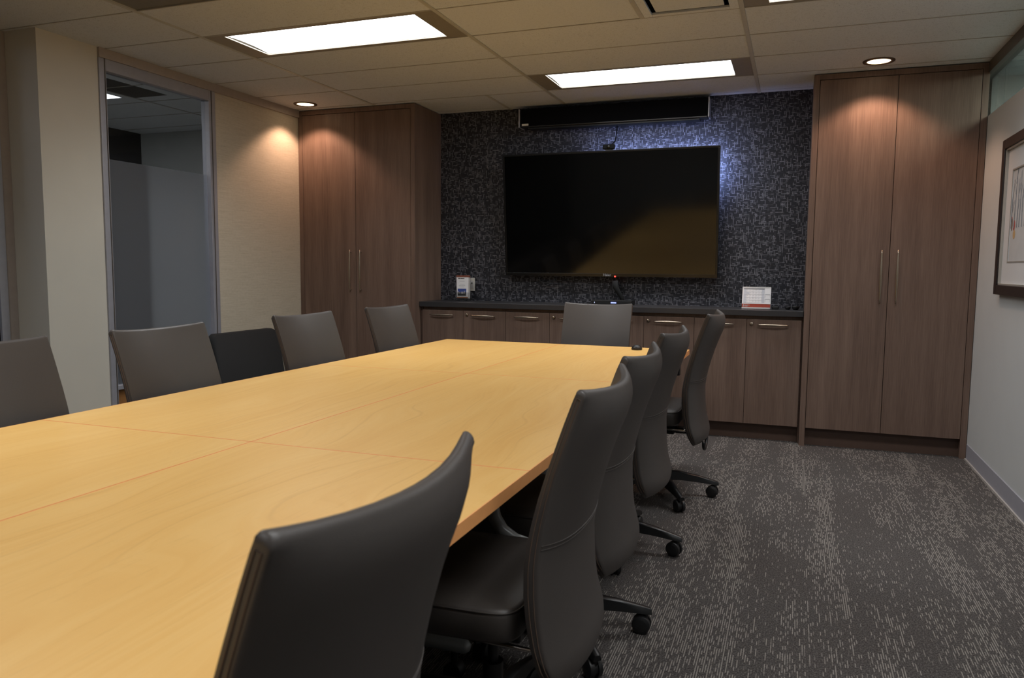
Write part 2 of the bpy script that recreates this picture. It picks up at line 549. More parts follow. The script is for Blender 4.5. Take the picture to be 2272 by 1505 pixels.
def troffer(ci, j, label, seen=True, lens=True):
    x0, x1 = GX + TX * ci, GX + TX * (ci + 1)
    y0, y1 = GY + TY * j, GY + TY * (j + 1)
    t = thing('ceiling_light', label, 'ceiling light', ((x0 + x1) / 2, (y0 + y1) / 2, ZC), 0, 'fluorescent ceiling troffers')
    hx, hy = TX / 2 - 0.012, TY / 2 - 0.006
    lx, ly = 0.628, 0.205
    f = MB()
    # flat face plate with an opening, then sloping sides up to the lens
    for (a, b, c, d) in ((-hx, -lx, -hy, hy), (lx, hx, -hy, hy), (-lx, lx, -hy, -ly), (-lx, lx, ly, hy)):
        f.box(a, b, c, d, -0.0005, 0.006)
    f.build('frame', 'troffer', t)
    h = MB()
    h.box(-hx, hx, -hy, hy, 0.10, 0.11)
    h.box(-hx, -hx + 0.004, -hy, hy, 0.006, 0.10).box(hx - 0.004, hx, -hy, hy, 0.006, 0.10)
    h.box(-hx, hx, -hy, -hy + 0.004, 0.006, 0.10).box(-hx, hx, hy - 0.004, hy, 0.006, 0.10)
    h.build('housing', 'troffer', t)
    l = MB()
    # gently bowed lens
    rings = []
    for k in range(13):
        y = -ly + 2 * ly * k / 12
        z = 0.008 + 0.010 * (1 - (y / ly) ** 2)
        rings.append([(-lx, y, z), (lx, y, z)])
    l.loft(rings, caps=False, closed=False)
    o = l.build('lens', 'lens', t, smooth=True)
    ld = bpy.data.lights.new('tubes', 'AREA')
    ld.shape = 'RECTANGLE'
    ld.size, ld.size_y = 2 * lx, 2 * ly
    ld.energy = TROFFER_W
    ld.color = (0.97, 0.985, 1.0)
    ld.spread = math.radians(135)
    lo = bpy.data.objects.new('tubes', ld)
    COL.objects.link(lo)
    lo.parent = t
    lo.location = (0, 0, 0.0065)
    return t

troffer(0, 1, 'lit white troffer nearest the window, above the middle of the table')
troffer(1, 4, 'lit white troffer in front of the speaker bar, farther along the ceiling')
troffer(2, 1, 'lit white troffer just cut by the top edge of the photo')
troffer(0, -4, 'added unseen troffer over the near end of the table, lighting the foreground')  # out of view, added to light the near part of the scene
troffer(1, -9, 'added unseen troffer lighting the rear wall, behind the viewer')  # out of view, added so the rear wall is not dark
troffer(2, -5, 'added unseen troffer brightening the aisle side')  # out of view, added to throw more light along the aisle

# grey panels set in the grid, both cut by the top of the picture
y0, y1 = GY - TY, GY
t = thing('ceiling_panel', 'plain grey panel set in the ceiling at top left, without light', 'ceiling panel', (GX + TX / 2, (y0 + y1) / 2, ZC))
B('panel', 'vent', (-TX / 2 + 0.012, TX / 2 - 0.012, -TY / 2 + 0.006, TY / 2 - 0.006, 0.004, 0.012), t)
x0, x1, y0, y1 = GX + TX, GX + 2 * TX, GY + TY, GY + 2 * TY
t = thing('air_vent', 'beige recessed air diffuser in the ceiling between two troffers, top edge', 'air vent', (0, 0, ZC))
B('infill', 'tile', (x0 + 0.012, -0.84, y0 + 0.006, y1 - 0.006, 0.0, 0.01), t)
B('divider', 'tbar', (-0.84, -0.815, y0 + 0.006, y1 - 0.006, -0.004, 0.012), t)
f = MB()
f.box(-0.815, -0.77, y0 + 0.006, y1 - 0.006, -0.003, 0.01).box(-0.37, x1 - 0.012, y0 + 0.006, y1 - 0.006, -0.003, 0.01)
f.box(-0.77, -0.37, y1 - 0.04, y1 - 0.006, -0.003, 0.01).box(-0.77, -0.37, y0 + 0.006, y0 + 0.04, -0.003, 0.01)
f.build('frame', 'tile', t, bevel=0.002)
B('face_plate', 'tile', (-0.745, -0.395, y0 + 0.06, y1 - 0.06, 0.004, 0.012), t)
B('duct', 'corridor_dark', (-0.8, -0.35, y0 + 0.02, y1 - 0.02, 0.05, 0.06), t)

def downlight(x, y, label):
    t = thing('downlight', label, 'downlight', (x, y, ZC), 0, 'recessed wall washers')
    ring = MB()
    ring.lathe([(0.072, -0.001), (0.074, -0.006), (0.088, -0.008), (0.096, -0.003), (0.097, 0.0)], 40)
    bm_prof = [(0.071, 0.0), (0.071, -0.006), (0.082, -0.009), (0.095, -0.006), (0.097, -0.0005)]
    ring.bm.free()
    ring = MB()
    rings = []
    for (r, h) in bm_prof:
        rings.append([(r * math.cos(2 * math.pi * k / 40), r * math.sin(2 * math.pi * k / 40), h) for k in range(40)])
    ring.loft(rings, caps=False)
    ring.build('trim_ring', 'bronze', t, smooth=True)
    d = MB()
    d.lathe([(0.001, -0.002), (0.0715, -0.002), (0.0715, -0.001), (0.001, -0.001)], 40)
    d.build('lamp_face', 'lamp', t)
    ld = bpy.data.lights.new('washer', 'SPOT')
    ld.energy = SPOT_W
    ld.color = (1.0, 0.60, 0.41)
    ld.spot_size = math.radians(116)
    ld.spot_blend = 0.42
    ld.shadow_soft_size = 0.035
    lo = bpy.data.objects.new('washer', ld)
    COL.objects.link(lo)
    lo.parent = t
    lo.location = (0, 0, -0.02)
    return t
downlight(-3.895, 5.56, 'round warm downlight in the corner by the beige wall and left tall cabinet')
downlight(0.452, 5.585, 'round warm downlight above the right-hand tall cabinet')

# ------------------------------------------------------------------ window in the left wall, corridor beyond
W0, W1 = 3.722, 4.745
win = shell('window_1')
f = MB()
f.box(XL - 0.06, XL + 0.012, W0, W0 + 0.052, 0, 2.546)
f.box(XL - 0.06, XL + 0.012, W1 - 0.068, W1, 0, 2.546)
f.box(XL - 0.06, XL + 0.012, W0 + 0.052, W1 - 0.068, 2.472, 2.546)
f.box(XL - 0.06, XL + 0.012, W0 + 0.052, W1 - 0.068, 0.44, 0.47)
f.build('frame', 'aluminium', win, bevel=0.003)
g = MB()
g.box(XL - 0.002, XL + 0.016, W1 - 0.046, W1 - 0.040, 0.0, 2.546)
g.box(XL - 0.002, XL + 0.016, W0 + 0.038, W0 + 0.043, 0.0, 2.546)
g.build('gasket', 'rail', win)
B('pane', 'glass', (XL - 0.030, XL - 0.024, W0 + 0.05, W1 - 0.066, 0.46, 2.48), win)
MB().quad((XL - 0.0225, W0 + 0.05, 0.46), (XL - 0.0225, W1 - 0.066, 0.46), (XL - 0.0225, W1 - 0.066, 1.93), (XL - 0.0225, W0 + 0.05, 1.93)).build('frosted_film', 'film', win)
B('lower_panel', 'birch', (XL - 0.04, XL - 0.02, W0 + 0.05, W1 - 0.066, 0.02, 0.45), win)

win2 = shell('window_2')
f = MB()
f.box(XREC - 0.06, XREC + 0.02, 3.19, 3.308, 0, ZC)
f.box(XREC - 0.06, XREC + 0.02, YREAR, 3.19, 2.53, ZC)
f.box(XREC - 0.06, XREC + 0.02, YREAR, 3.19, 0, 0.1)
f.build('frame', 'trim_metal', win2, bevel=0.003)
B('mullion', 'aluminium', (XREC - 0.05, XREC + 0.035, 3.19, 3.24, 0, 2.53), win2, 0.002)
B('pane', 'dark_glass', (XREC - 0.03, XREC - 0.02, YREAR, 3.19, 0.1, 2.53), win2)

struct(B('wall_corridor', 'corridor_wall', (-6.5, -4.232, 6.28, 6.38, 0, ZC)))
struct(B('wall_corridor_dark', 'corridor_dark', (-6.52, -6.42, YREAR, 6.28, 0, ZC)))
struct(B('wall_corridor_rear', 'corridor_wall', (-6.5, -4.5, YREAR - 0.2, YREAR - 0.1, 0, ZC)))
struct(B('floor_corridor', 'paint', (-6.5, -4.5, YREAR - 0.1, 6.3, -0.1, 0)))
mb = MB()
mb.box(-6.5, XREC - 0.1, YREAR - 0.1, 3.722, ZC, ZC + 0.02)
mb.box(-6.5, XL - 0.1, 3.722, 4.09, ZC, ZC + 0.02)
mb.box(-6.5, -5.09, 4.09, 4.47, ZC, ZC + 0.02)
mb.box(-5.185, -5.09, 4.47, 4.93, ZC, ZC + 0.02)
mb.box(-6.5, -5.185, 4.895, 4.93, ZC, ZC + 0.02)
mb.box(-4.75, XL - 0.1, 4.09, 4.93, ZC, ZC + 0.02)
mb.box(-6.5, XL - 0.1, 4.93, 6.3, ZC, ZC + 0.02)
cc = struct(mb.build('ceiling_corridor', 'tile'))
mb = MB()
for k in range(5):
    mb.box(-6.4, XL - 0.1, 4.1 + 0.4873 * k - 0.006, 4.1 + 0.4873 * k + 0.006, ZC - 0.003, ZC)
mb.box(-5.10, -5.08, YREAR, 6.28, ZC - 0.0034, ZC)
mb.build('tee', 'tbar_small', cc)
B('slot_panel', 'corridor_dark', (-5.08, -4.75, 4.1, 4.93, ZC - 0.001, ZC + 0.01), cc)
t = thing('corridor_light', 'white ceiling light glimpsed through the top corner of the window', 'ceiling light', (-5.8, 4.68, ZC))
B('lens', 'lens', (-0.6, 0.6, -0.205, 0.205, 0.0, 0.01), t)
B('frame', 'troffer', (-0.615, 0.615, -0.212, 0.212, 0.011, 0.02), t)
t = thing('corridor_light', 'unseen light added to brighten the corridor, out of sight behind the pillar', 'ceiling light', (-5.4, 2.4, ZC))  # hidden extra light, put in only to brighten the corridor
B('lens', 'fill_lens', (-0.6, 0.6, -0.205, 0.205, -0.012, -0.002), t)

# ------------------------------------------------------------------ clerestory on the right
win3 = shell('window_3')
B('head_rail', 'rail', (XR - 0.012, XR + 0.05, YREAR, YB, 2.535, ZC), win3, 0.002)
B('pane', 'green_glass', (XR + 0.02, XR + 0.028, YREAR, YB, SILL, 2.54), win3)
struct(B('ceiling_adjacent', 'tile', (XR + 0.12, 4.2, YREAR, YB + 0.1, ZC, ZC + 0.02)))
struct(B('wall_adjacent', 'paint', (XR + 0.1, 4.2, YB - 0.02, YB + 0.08, 0, ZC)))
struct(B('wall_adjacent_side', 'paint', (4.1, 4.2, YREAR, YB, 0, ZC)))
struct(B('floor_adjacent', 'paint', (XR + 0.12, 4.2, YREAR, YB, -0.1, 0)))
t = thing('adjacent_fill_light', 'unseen light added to brighten the next room behind the glass strip', 'ceiling light', (2.1, 5.2, ZC))  # hidden extra light, put in to brighten what shows through the clerestory
B('lens', 'fill_lens', (-0.6, 0.6, -0.25, 0.25, -0.012, -0.002), t)

# ------------------------------------------------------------------ joinery along the back wall
def bow_handle(L, out=0.032):
    """Tapered bow pull along +X, standing out along -Y, thickest at the middle."""
    b = MB()
    pts, rr = [], []
    n = 17
    for k in range(n):
        s = -1 + 2 * k / (n - 1)
        pts.append((s * L / 2, -out + 0.008 * s * s, 0))
        rr.append(0.0036 + 0.0052 * (1 - s * s) ** 1.5)
    b.tube(pts, rr, 12, 0.5)
    for s in (-1, 1):
        b.cyl((s * L * 0.44, -out + 0.006, 0), (s * L * 0.44, 0, 0), 0.0036, 10)
    return b

def tall_cabinet(x0, x1, yf, label, open_side):
    t = thing('tall_cabinet', label, 'cabinet', ((x0 + x1) / 2, yf, 0), 0, 'tall storage cabinets')
    hw = (x1 - x0) / 2
    zt = ZC - 0.006
    d = YB - yf - 0.002
    c = MB()
    c.box(-hw, -hw + 0.038, 0, d, 0, zt).box(hw - 0.038, hw, 0, d, 0, zt)
    c.box(-hw + 0.038, hw - 0.038, 0, d, zt - 0.036, zt)
    c.box(-hw + 0.038, hw - 0.038, 0.03, d, 0.128, 0.146)
    c.box(-hw + 0.038, hw - 0.038, d - 0.012, d, 0.146, zt - 0.036)
    c.build('carcass', 'walnut', t, bevel=0.0015)
    B('plinth', 'walnut_dark', (-hw + 0.038, hw - 0.038, 0.06, 0.078, 0, 0.128), t)
    z0, z1 = 0.132, zt - 0.040
    for s in (-1, 1):
        a, b = (-hw + 0.041, -0.0018) if s < 0 else (0.0018, hw - 0.041)
        dr = B('door', 'walnut', (a, b, 0.002, 0.022, z0, z1), t, 0.001)
        h = bow_handle(0.365).build('handle', 'nickel', dr, smooth=True)
        h.rotation_euler = (0, math.radians(90), 0)
        h.location = (s * 0.050, 0.002, 1.218)
        hb = MB()
        hb.cyl((0, -0.0145, 0), (0, -0.012, 0), 0.005, 10)
        hb.bm.free()
    return t
tall_cabinet(XL + 0.003, -2.992, 5.781, 'tall dark brown double-door cabinet in the left corner beside the beige wall', 1)
tall_cabinet(0.072, XR - 0.003, 5.817, 'tall brown double-door cabinet on the right beside the grey wall', -1)

CX0, CX1 = -2.990, 0.070
YD = 5.878
def base_unit(i):
    names = ['low walnut cabinet at the left end of the counter, under the brochures',
             'low walnut cabinet second from the left, half behind the end chair',
             'low walnut cabinet third along, between the end chair and right-hand chairs',
             'low walnut cabinet at the right end of the counter, below the desk calendar']
    xa = -2.972 + 0.758 * i
    xb = xa + 0.758
    t = thing('base_cabinet', names[i], 'cabinet', ((xa + xb) / 2, YD, 0), 0, 'low cabinets under the counter')
    hw = 0.379
    c = MB()
    d = YB - YD - 0.002
    c.box(-hw, -hw + 0.018, 0.024, d, 0.118, 0.922).box(hw - 0.018, hw, 0.024, d, 0.118, 0.922)
    c.box(-hw + 0.018, hw - 0.018, 0.024, d, 0.118, 0.136).box(-hw + 0.018, hw - 0.018, 0.024, d, 0.9, 0.922)
    c.box(-hw + 0.018, hw - 0.018, d - 0.012, d, 0.136, 0.9)
    c.build('carcass', 'walnut', t)
    B('plinth', 'walnut_dark', (-hw, hw, 0.06, 0.078, 0, 0.117), t)
    for s in (-1, 1):
        a, b = (-hw + 0.0014, -0.0014) if s < 0 else (0.0014, hw - 0.0014)
        dr = B('door', 'walnut', (a, b, 0.0, 0.02, 0.122, 0.898), t, 0.001)
        h = bow_handle(0.212, 0.030).build('handle', 'nickel', dr, smooth=True)
        h.location = ((a + b) / 2 - 0.005, 0.0, 0.858)
        if s > 0:
            k = MB()
            k.lathe([(0.001, 0.001), (0.0135, 0.001), (0.0135, -0.004), (0.011, -0.010), (0.007, -0.012), (0.001, -0.012)], 20, axis='y')
            k.build('lock', 'nickel', dr, loc=(a + 0.033, 0, 0.864), smooth=True, auto=40)
    return t
for i in range(4):
    base_unit(i)
struct(B('trim_2', 'walnut_dark', (0.061, 0.070, YD + 0.012, YD + 0.03, 0, 0.922)))
struct(B('trim_3', 'walnut_dark', (-2.990, -2.974, YD + 0.012, YD + 0.03, 0, 0.922)))
tag(B('countertop', 'counter', (CX0 + 0.001, CX1 - 0.001, 5.852, YB - 0.002, 0.924, 0.966), bevel=0.002),
    'long charcoal countertop running between the two tall cabinets', 'countertop')

# ------------------------------------------------------------------ television, speaker bar and the bits around them
TVX = -1.453
TVW, TVH = 1.765, 1.010
tv = thing('television', 'large black wall-mounted television, screen off, tilted slightly down', 'television', (TVX, 6.205, 1.192))
tilt = math.radians(5.9)
def tvpart(mb_or_obj):
    o = mb_or_obj
    o.rotation_euler = (tilt, 0, 0)
    return o
tvpart(B('housing', 'bezel', (-TVW / 2, TVW / 2, 0.0, 0.045, 0, TVH), tv, 0.004))
tvpart(B('screen', 'screen', (-TVW / 2 + 0.016, TVW / 2 - 0.016, -0.0012, 0.0, 0.026, TVH - 0.016), tv))
f = MB()
f.box(-TVW / 2, TVW / 2, -0.004, 0.002, 0, 0.026).box(-TVW / 2, TVW / 2, -0.004, 0.002, TVH - 0.014, TVH)
f.box(-TVW / 2, -TVW / 2 + 0.014, -0.004, 0.002, 0.026, TVH - 0.014).box(TVW / 2 - 0.014, TVW / 2, -0.004, 0.002, 0.026, TVH - 0.014)
tvpart(f.build('bezel', 'bezel', tv, bevel=0.001))
b = MB()
b.box(-0.5, 0.5, 0.045, 0.07, 0.25, 0.85)
tvpart(b.build('rear_housing', 'black_plastic', tv, bevel=0.01))
B('wall_bracket', 'dark_metal', (-0.35, 0.35, 0.03, 0.080, 0.30, 0.75), tv)
st = MB()
st.box(-0.10, TVW / 2 - 0.06, 0.046, 0.050, TVH - 0.070, TVH - 0.060)
st.box(TVW / 2 - 0.060, TVW / 2 - 0.050, 0.046, 0.050, TVH * 0.70, TVH - 0.060)
tvpart(B('strip_baffle', 'black_plastic', (-TVW / 2 + 0.02, TVW / 2 - 0.02, 0.0455, 0.058, TVH - 0.042, TVH - 0.038), tv))  # unseen lip, added to keep the strip's light off the ceiling
tvpart(st.build('backlight_strip', 'strip', tv))['label'] = 'cool white glowing strip on the back edge'
fc = bpy.data.curves.new('logo', 'FONT')
fc.body = 'Haier'
fc.size = 0.030
fc.align_x = 'CENTER'
fc.extrude = 0.0004
fo = bpy.data.objects.new('lettering', fc)
COL.objects.link(fo)
bpy.context.view_layer.update()
lme = bpy.data.meshes.new_from_object(fo.evaluated_get(bpy.context.evaluated_depsgraph_get()))
bpy.data.objects.remove(fo)
lo = bpy.data.objects.new('logo', lme)
COL.objects.link(lo)
lme.materials.clear()
lme.materials.append(M['grey_ink'])
lo.parent = tv
lo.location = (0.005, -0.0052, 0.004)
lo.rotation_euler = (math.radians(90) + tilt, 0, 0)
MB().lathe([(0.0008, 0.002), (0.0062, 0.001), (0.0062, -0.003), (0.004, -0.007), (0.0008, -0.008)], 14, axis='y').build('power_led', 'red_led', tv, loc=(0.072, -0.004, 0.002))

sb = thing('speaker_bar', 'long black speaker bar with aluminium ends under the ceiling above the television', 'speaker', (-1.442, 6.20, 2.425))
hw = 0.772
B('body', 'bezel', (-hw + 0.01, hw - 0.01, -0.028, 0.08, 0.0, 0.150), sb, 0.004)
B('grille', 'speaker_cloth', (-hw + 0.012, hw - 0.012, -0.036, -0.028, 0.010, 0.146), sb, 0.003)
for s in (-1, 1):
    B('end_cap', 'aluminium', (s * hw - 0.005, s * hw + 0.005, -0.04, 0.08, 0.0, 0.150), sb, 0.002)
B('badge', 'white_plastic', (-hw + 0.025, -hw + 0.083, -0.0385, -0.036, 0.012, 0.028), sb, 0.001)
B('wall_rail', 'dark_metal', (-0.7, 0.7, -0.01, 0.085, -0.012, 0.0), sb)

wc = thing('webcam', 'small black webcam perched on the top edge of the television', 'webcam', (-1.432, 6.108, 2.1965))
B('body', 'webcam_black', (-0.048, 0.048, -0.022, 0.016, 0.008, 0.046), wc, 0.008)
MB().lathe([(0.001, -0.025), (0.013, -0.025), (0.015, -0.02), (0.015, -0.015)], 18, axis='y').build('lens', 'screen', wc, loc=(0, 0, 0.026), smooth=True)
B('clip', 'black_plastic', (-0.03, 0.03, -0.012, 0.045, 0.0026, 0.008), wc, 0.001)
tag(MB().tube([(-1.40, 6.245, 2.41), (-1.402, 6.235, 2.34), (-1.405, 6.20, 2.28), (-1.425, 6.16, 2.245), (-1.428, 6.135, 2.234)], 0.0048, 8).build('webcam_cable', 'webcam_black', smooth=True),
    'thin dark cable hanging from the speaker bar to the webcam', 'cable')
tag(MB().tube([(-1.385, 6.225, 1.16), (-1.38, 6.225, 1.11), (-1.355, 6.235, 1.06), (-1.335, 6.262, 1.02), (-1.33, 6.266, 0.985)],
              [0.026, 0.024, 0.020, 0.018, 0.016], 12, 1.0).build('cable_sleeve', 'black_fabric', smooth=True),
    'thick black cable sleeve between the television and the counter', 'cable')
tag(MB().tube([(-2.06, 6.235, 1.20), (-2.06, 6.235, 1.165), (-2.03, 6.235, 1.142), (-1.98, 6.235, 1.133), (-1.92, 6.235, 1.14), (-1.90, 6.235, 1.18)], 0.005, 8).build('looped_cable', 'black_plastic', smooth=True),
    "small loop of black cable drooping below the television's left half", 'cable')
bx = thing('media_box', 'flat black media box with tiny blue lights on the counter behind the end chair', 'media box', (-1.385, 6.17, 0.966))
B('case', 'black_plastic', (-0.165, 0.165, -0.07, 0.07, 0.0, 0.036), bx, 0.003)
B('indicator', 'blue_led', (-0.004, 0.04, -0.072, -0.0702, 0.012, 0.022), bx)
B('indicator', 'white_led', (-0.142, -0.136, -0.072, -0.0702, 0.012, 0.022), bx)

ol = thing('wall_outlet', 'white wall outlet plate half hidden by the brochure holder', 'outlet', (-2.70, YB, 1.108))
B('plate', 'white_plastic', (-0.040, 0.040, -0.006, 0, -0.058, 0.058), ol, 0.002)
B('insert', 'mat_board', (-0.020, 0.028, -0.008, -0.006, -0.034, 0.034), ol, 0.001)
MB().lathe([(0.001, -0.011), (0.006, -0.011), (0.006, -0.008), (0.001, -0.008)], 12, axis='y').build('socket', 'black_plastic', ol, loc=(0.014, 0, 0.012))

# brochures in an acrylic stand
br = thing('brochure_holder', 'white brochures with a blue picture in a clear stand on the counter', 'brochure holder', (-2.705, 6.13, 0.966), math.radians(9))
h = MB()
h.box(-0.062, 0.062, 0.03, 0.033, 0.0, 0.2).box(-0.062, 0.062, -0.05, 0.05, 0.0, 0.003)
h.box(-0.062, 0.062, -0.022, -0.019, 0.0, 0.075).box(0.02, 0.026, -0.02, 0.03, 0.0, 0.02)
h.build('stand', 'acrylic', br)
def tilted(o, a=-4):
    o.rotation_euler = (math.radians(a), 0, 0)
    return o
tilted(B('brochure', 'paper_edge', (-0.056, 0.056, -0.014, 0.024, 0.022, 0.205), br, 0.001))
cv = MB()
cv.loft([[(-0.053, -0.0165, 0.036), (0.046, -0.0165, 0.036), (0.046, -0.0145, 0.036), (-0.053, -0.0145, 0.036)],
         [(-0.060, -0.0165, 0.205), (0.048, -0.0165, 0.205), (0.048, -0.0145, 0.205), (-0.060, -0.0145, 0.205)]])
tilted(cv.build('cover', 'paper', br))
tilted(B('brown_band', 'brown_card', (-0.061, 0.054, -0.0168, 0.022, 0.2055, 0.222), br))
tilted(B('lower_band', 'tan_card', (-0.052, 0.046, -0.0168, -0.0146, 0.024, 0.0355), br))
pic = MB()
pic.box(-0.046, 0.030, -0.0176, -0.0166, 0.075, 0.106)
tilted(pic.build('picture_sky', 'sky_blue', br))
tilted(B('picture_ground', 'print_dark', (-0.046, 0.030, -0.0176, -0.0166, 0.045, 0.075), br))
pp = MB()
for (a, b_, c, d_) in ((-0.041, -0.036, 0.064, 0.086), (-0.030, -0.022, 0.064, 0.078), (-0.014, 0.006, 0.062, 0.080), (0.012, 0.018, 0.064, 0.088)):
    pp.box(a, b_, -0.0182, -0.0175, c, d_)
tilted(pp.build('picture_buildings', 'print_pale', br))
tx = MB()
x = -0.046
for wd in (0.008, 0.011, 0.006, 0.012, 0.009, 0.007, 0.006):
    tx.box(x, x + wd - 0.0015, -0.0174, -0.0164, 0.192, 0.200)
    x += wd
tilted(tx.build('title', 'ink', br))
for zz, a, b_ in ((0.170, -0.032, 0.014), (0.145, -0.028, 0.014), (0.132, -0.036, 0.020), (0.120, -0.030, 0.012)):
    tilted(B('text_line', 'grey_ink', (a, b_, -0.0172, -0.0164, zz, zz + 0.0026), br))
# desk calendar (tent of card)
cal = thing('desk_calendar', 'white desk calendar with a red base strip standing on the counter', 'calendar', (-0.262, 6.03, 0.966))
CW, CH = 0.104, 0.163
ca = math.radians(-14)
def calp(o):
    o.rotation_euler = (ca, 0, 0)
    o.location = (0, -0.03, 0.004)
    return o
calp(B('page', 'paper', (-CW, CW - 0.004, 0, 0.002, 0.036, CH), cal))
calp(B('red_strip', 'red_card', (-CW, CW - 0.006, -0.0008, 0.0022, 0.010, 0.034), cal))
calp(B('base_card', 'mat_board', (-CW, CW - 0.006, -0.0004, 0.0022, 0.0, 0.010), cal))
bk = B('back_card', 'paper', (-CW, CW - 0.004, 0, 0.002, 0, 0.168), cal)
bk.rotation_euler = (math.radians(16), 0, 0)
bk.location = (0, 0.055, 0.002)
calp(B('weekend_column', 'pale_ink', (-CW + 0.010, -CW + 0.028, -0.0008, 0, 0.044, 0.146), cal))
calp(B('weekend_column', 'pale_ink', (0.036, 0.054, -0.0008, 0, 0.044, 0.146), cal))
calp(B('shaded_day', 'pale_ink', (-CW + 0.028, -CW + 0.050, -0.0008, 0, 0.110, 0.128), cal))
gl = MB()
for k in range(8):
    x = -CW + 0.010 + k * 0.0211
    gl.box(x, x + 0.0006, -0.0014, 0, 0.044, 0.148)
for k in range(6):
    z = 0.044 + k * 0.0208
    gl.box(-CW + 0.010, 0.055, -0.0014, 0, z, z + 0.0006)
for k in range(5):
    for q in range(7):
        gl.box(-CW + 0.013 + q * 0.0211, -CW + 0.017 + q * 0.0211, -0.0014, 0, 0.056 + k * 0.0208, 0.0595 + k * 0.0208)
calp(gl.build('day_grid', 'pale_ink', cal))
tb = MB()
tb.box(-CW + 0.010, 0.055, -0.0016, 0, 0.1485, 0.1525)
calp(tb.build('weekday_bar', 'ink', cal))
mn = MB()
for z0_ in (0.082, 0.048):
    mn.box(0.060, 0.094, -0.0014, 0, z0_ + 0.024, z0_ + 0.0275)
    mn.box(0.060, 0.0612, -0.0014, 0, z0_ + 0.004, z0_ + 0.024).box(0.0928, 0.094, -0.0014, 0, z0_ + 0.004, z0_ + 0.024)
calp(mn.build('small_months', 'grey_ink', cal))
lt = MB()
lt.box(-CW + 0.008, -CW + 0.014, -0.0018, 0, 0.014, 0.030)
x = -CW + 0.018
for wd in (0.010, 0.007, 0.012, 0.009):
    lt.box(x, x + wd - 0.001, -0.0016, 0, 0.024, 0.028)
    x += wd
lt.box(-CW + 0.018, -CW + 0.042, -0.0016, 0, 0.016, 0.020)
calp(lt.build('strip_lettering', 'print_pale', cal))
co_ = MB()
for k in range(26):
    x = -CW + 0.004 + k * 0.0077
    co_.tube([(x, -0.002, CH - 0.006), (x, -0.004, CH), (x, 0.003, CH + 0.004), (x, 0.008, CH)], 0.0011, 5)
calp(co_.build('spiral', 'white_plastic', cal))

t = thing('remote_puck', 'flat black box lying on the counter just right of the calendar', 'black box', (-0.128, 6.05, 0.966))
B('case', 'black_plastic', (-0.024, 0.024, -0.03, 0.03, 0, 0.024), t, 0.006)
def bowl(x, r, label):
    b = MB()
    b.lathe([(0.001, 0.0), (r * 0.55, 0.0), (r * 0.85, r * 0.35), (r, r * 0.85), (r * 0.94, r * 1.0), (r * 0.8, r * 0.93), (r * 0.5, r * 0.80), (0.001, r * 0.76)], 24)
    return tag(b.build('knob_speaker', 'black_plastic', loc=(x, 6.04, 0.966), smooth=True), label, 'small speaker')
bowl(-0.040, 0.022, 'smaller of two round black gadgets at the right end of the counter')
bowl(0.014, 0.028, 'larger of two round black gadgets, next to the tall right cabinet')

# ------------------------------------------------------------------ framed print on the right wall
FY0, FY1, FZ0, FZ1 = 4.42, 5.215, 1.128, 2.012
pf = thing('framed_print', 'dark-framed print with a wide pale mat on the right wall', 'picture', (XR, (FY0 + FY1) / 2, (FZ0 + FZ1) / 2))
hy, hz = (FY1 - FY0) / 2, (FZ1 - FZ0) / 2
f = MB()
fw = 0.055
f.box(-0.034, -0.002, -hy, -hy + fw, -hz, hz).box(-0.034, -0.002, hy - fw, hy, -hz, hz)
f.box(-0.034, -0.002, -hy + fw, hy - fw, -hz, -hz + fw).box(-0.034, -0.002, -hy + fw, hy - fw, hz - fw, hz)
f.build('frame', 'frame_wood', pf, bevel=0.003)
f = MB()
a, b_ = hy - fw, hz - fw
f.box(-0.026, -0.006, -a, -a + 0.010, -b_, b_).box(-0.026, -0.006, a - 0.010, a, -b_, b_)
f.box(-0.026, -0.006, -a, a, -b_, -b_ + 0.010).box(-0.026, -0.006, -a, a, b_ - 0.010, b_)
f.build('fillet', 'silver_lip', pf, bevel=0.001)
f = MB()
iy, iz = a - 0.13, b_ - 0.135
f.box(-0.012, -0.008, -a, -iy, -b_, b_).box(-0.012, -0.008, iy, a, -b_, b_)
f.box(-0.012, -0.008, -iy, iy, -b_, -iz).box(-0.012, -0.008, -iy, iy, iz, b_)
f.build('mat', 'mat_board', pf)
f = MB()
for s in (0.0,):
    f.box(-0.0135, -0.0115, -iy - 0.008, -iy, -iz - 0.008, iz + 0.008).box(-0.0135, -0.0115, iy, iy + 0.008, -iz - 0.008, iz + 0.008)
    f.box(-0.0135, -0.0115, -iy, iy, -iz - 0.008, -iz).box(-0.0135, -0.0115, -iy, iy, iz, iz + 0.008)
f.build('mat_bevel', 'silver_lip', pf)
B('print', 'art_snow', (-0.0085, -0.006, -iy, iy, -iz, iz), pf)
f = MB()
for k in range(9):
    y = iy - 0.015 - k * 0.055 + random.uniform(-0.01, 0.01)
    h0 = random.uniform(0.25, 0.38)
    f.tube([(-0.009, y, -0.07), (-0.009, y + random.uniform(-0.015, 0.015), 0.08), (-0.009, y + random.uniform(-0.03, 0.03), -0.07 + h0)], [0.004, 0.003, 0.001], 5)
    for q in range(4):
        z = random.uniform(0.0, 0.2)
        f.tube([(-0.009, y, z), (-0.009, y + random.uniform(-0.05, 0.05), z + 0.07)], [0.0016, 0.0006], 4)
f.build('painted_trees', 'art_grey', pf)
def blob(name, mat, y, z, ry, rz_):
    b = MB()
    n = 14
    b.loft([[(x_, y + ry * math.cos(6.2832 * k / n), z + rz_ * math.sin(6.2832 * k / n)) for k in range(n)] for x_ in (-0.0095, -0.0085)])
    return b.build(name, mat, pf)
blob('painted_rider', 'art_brown', iy - 0.03, -0.05, 0.014, 0.035)
blob('painted_coat', 'art_red', iy - 0.075, -0.055, 0.020, 0.030)
blob('painted_cart', 'art_tan', iy - 0.085, -0.105, 0.024, 0.025)
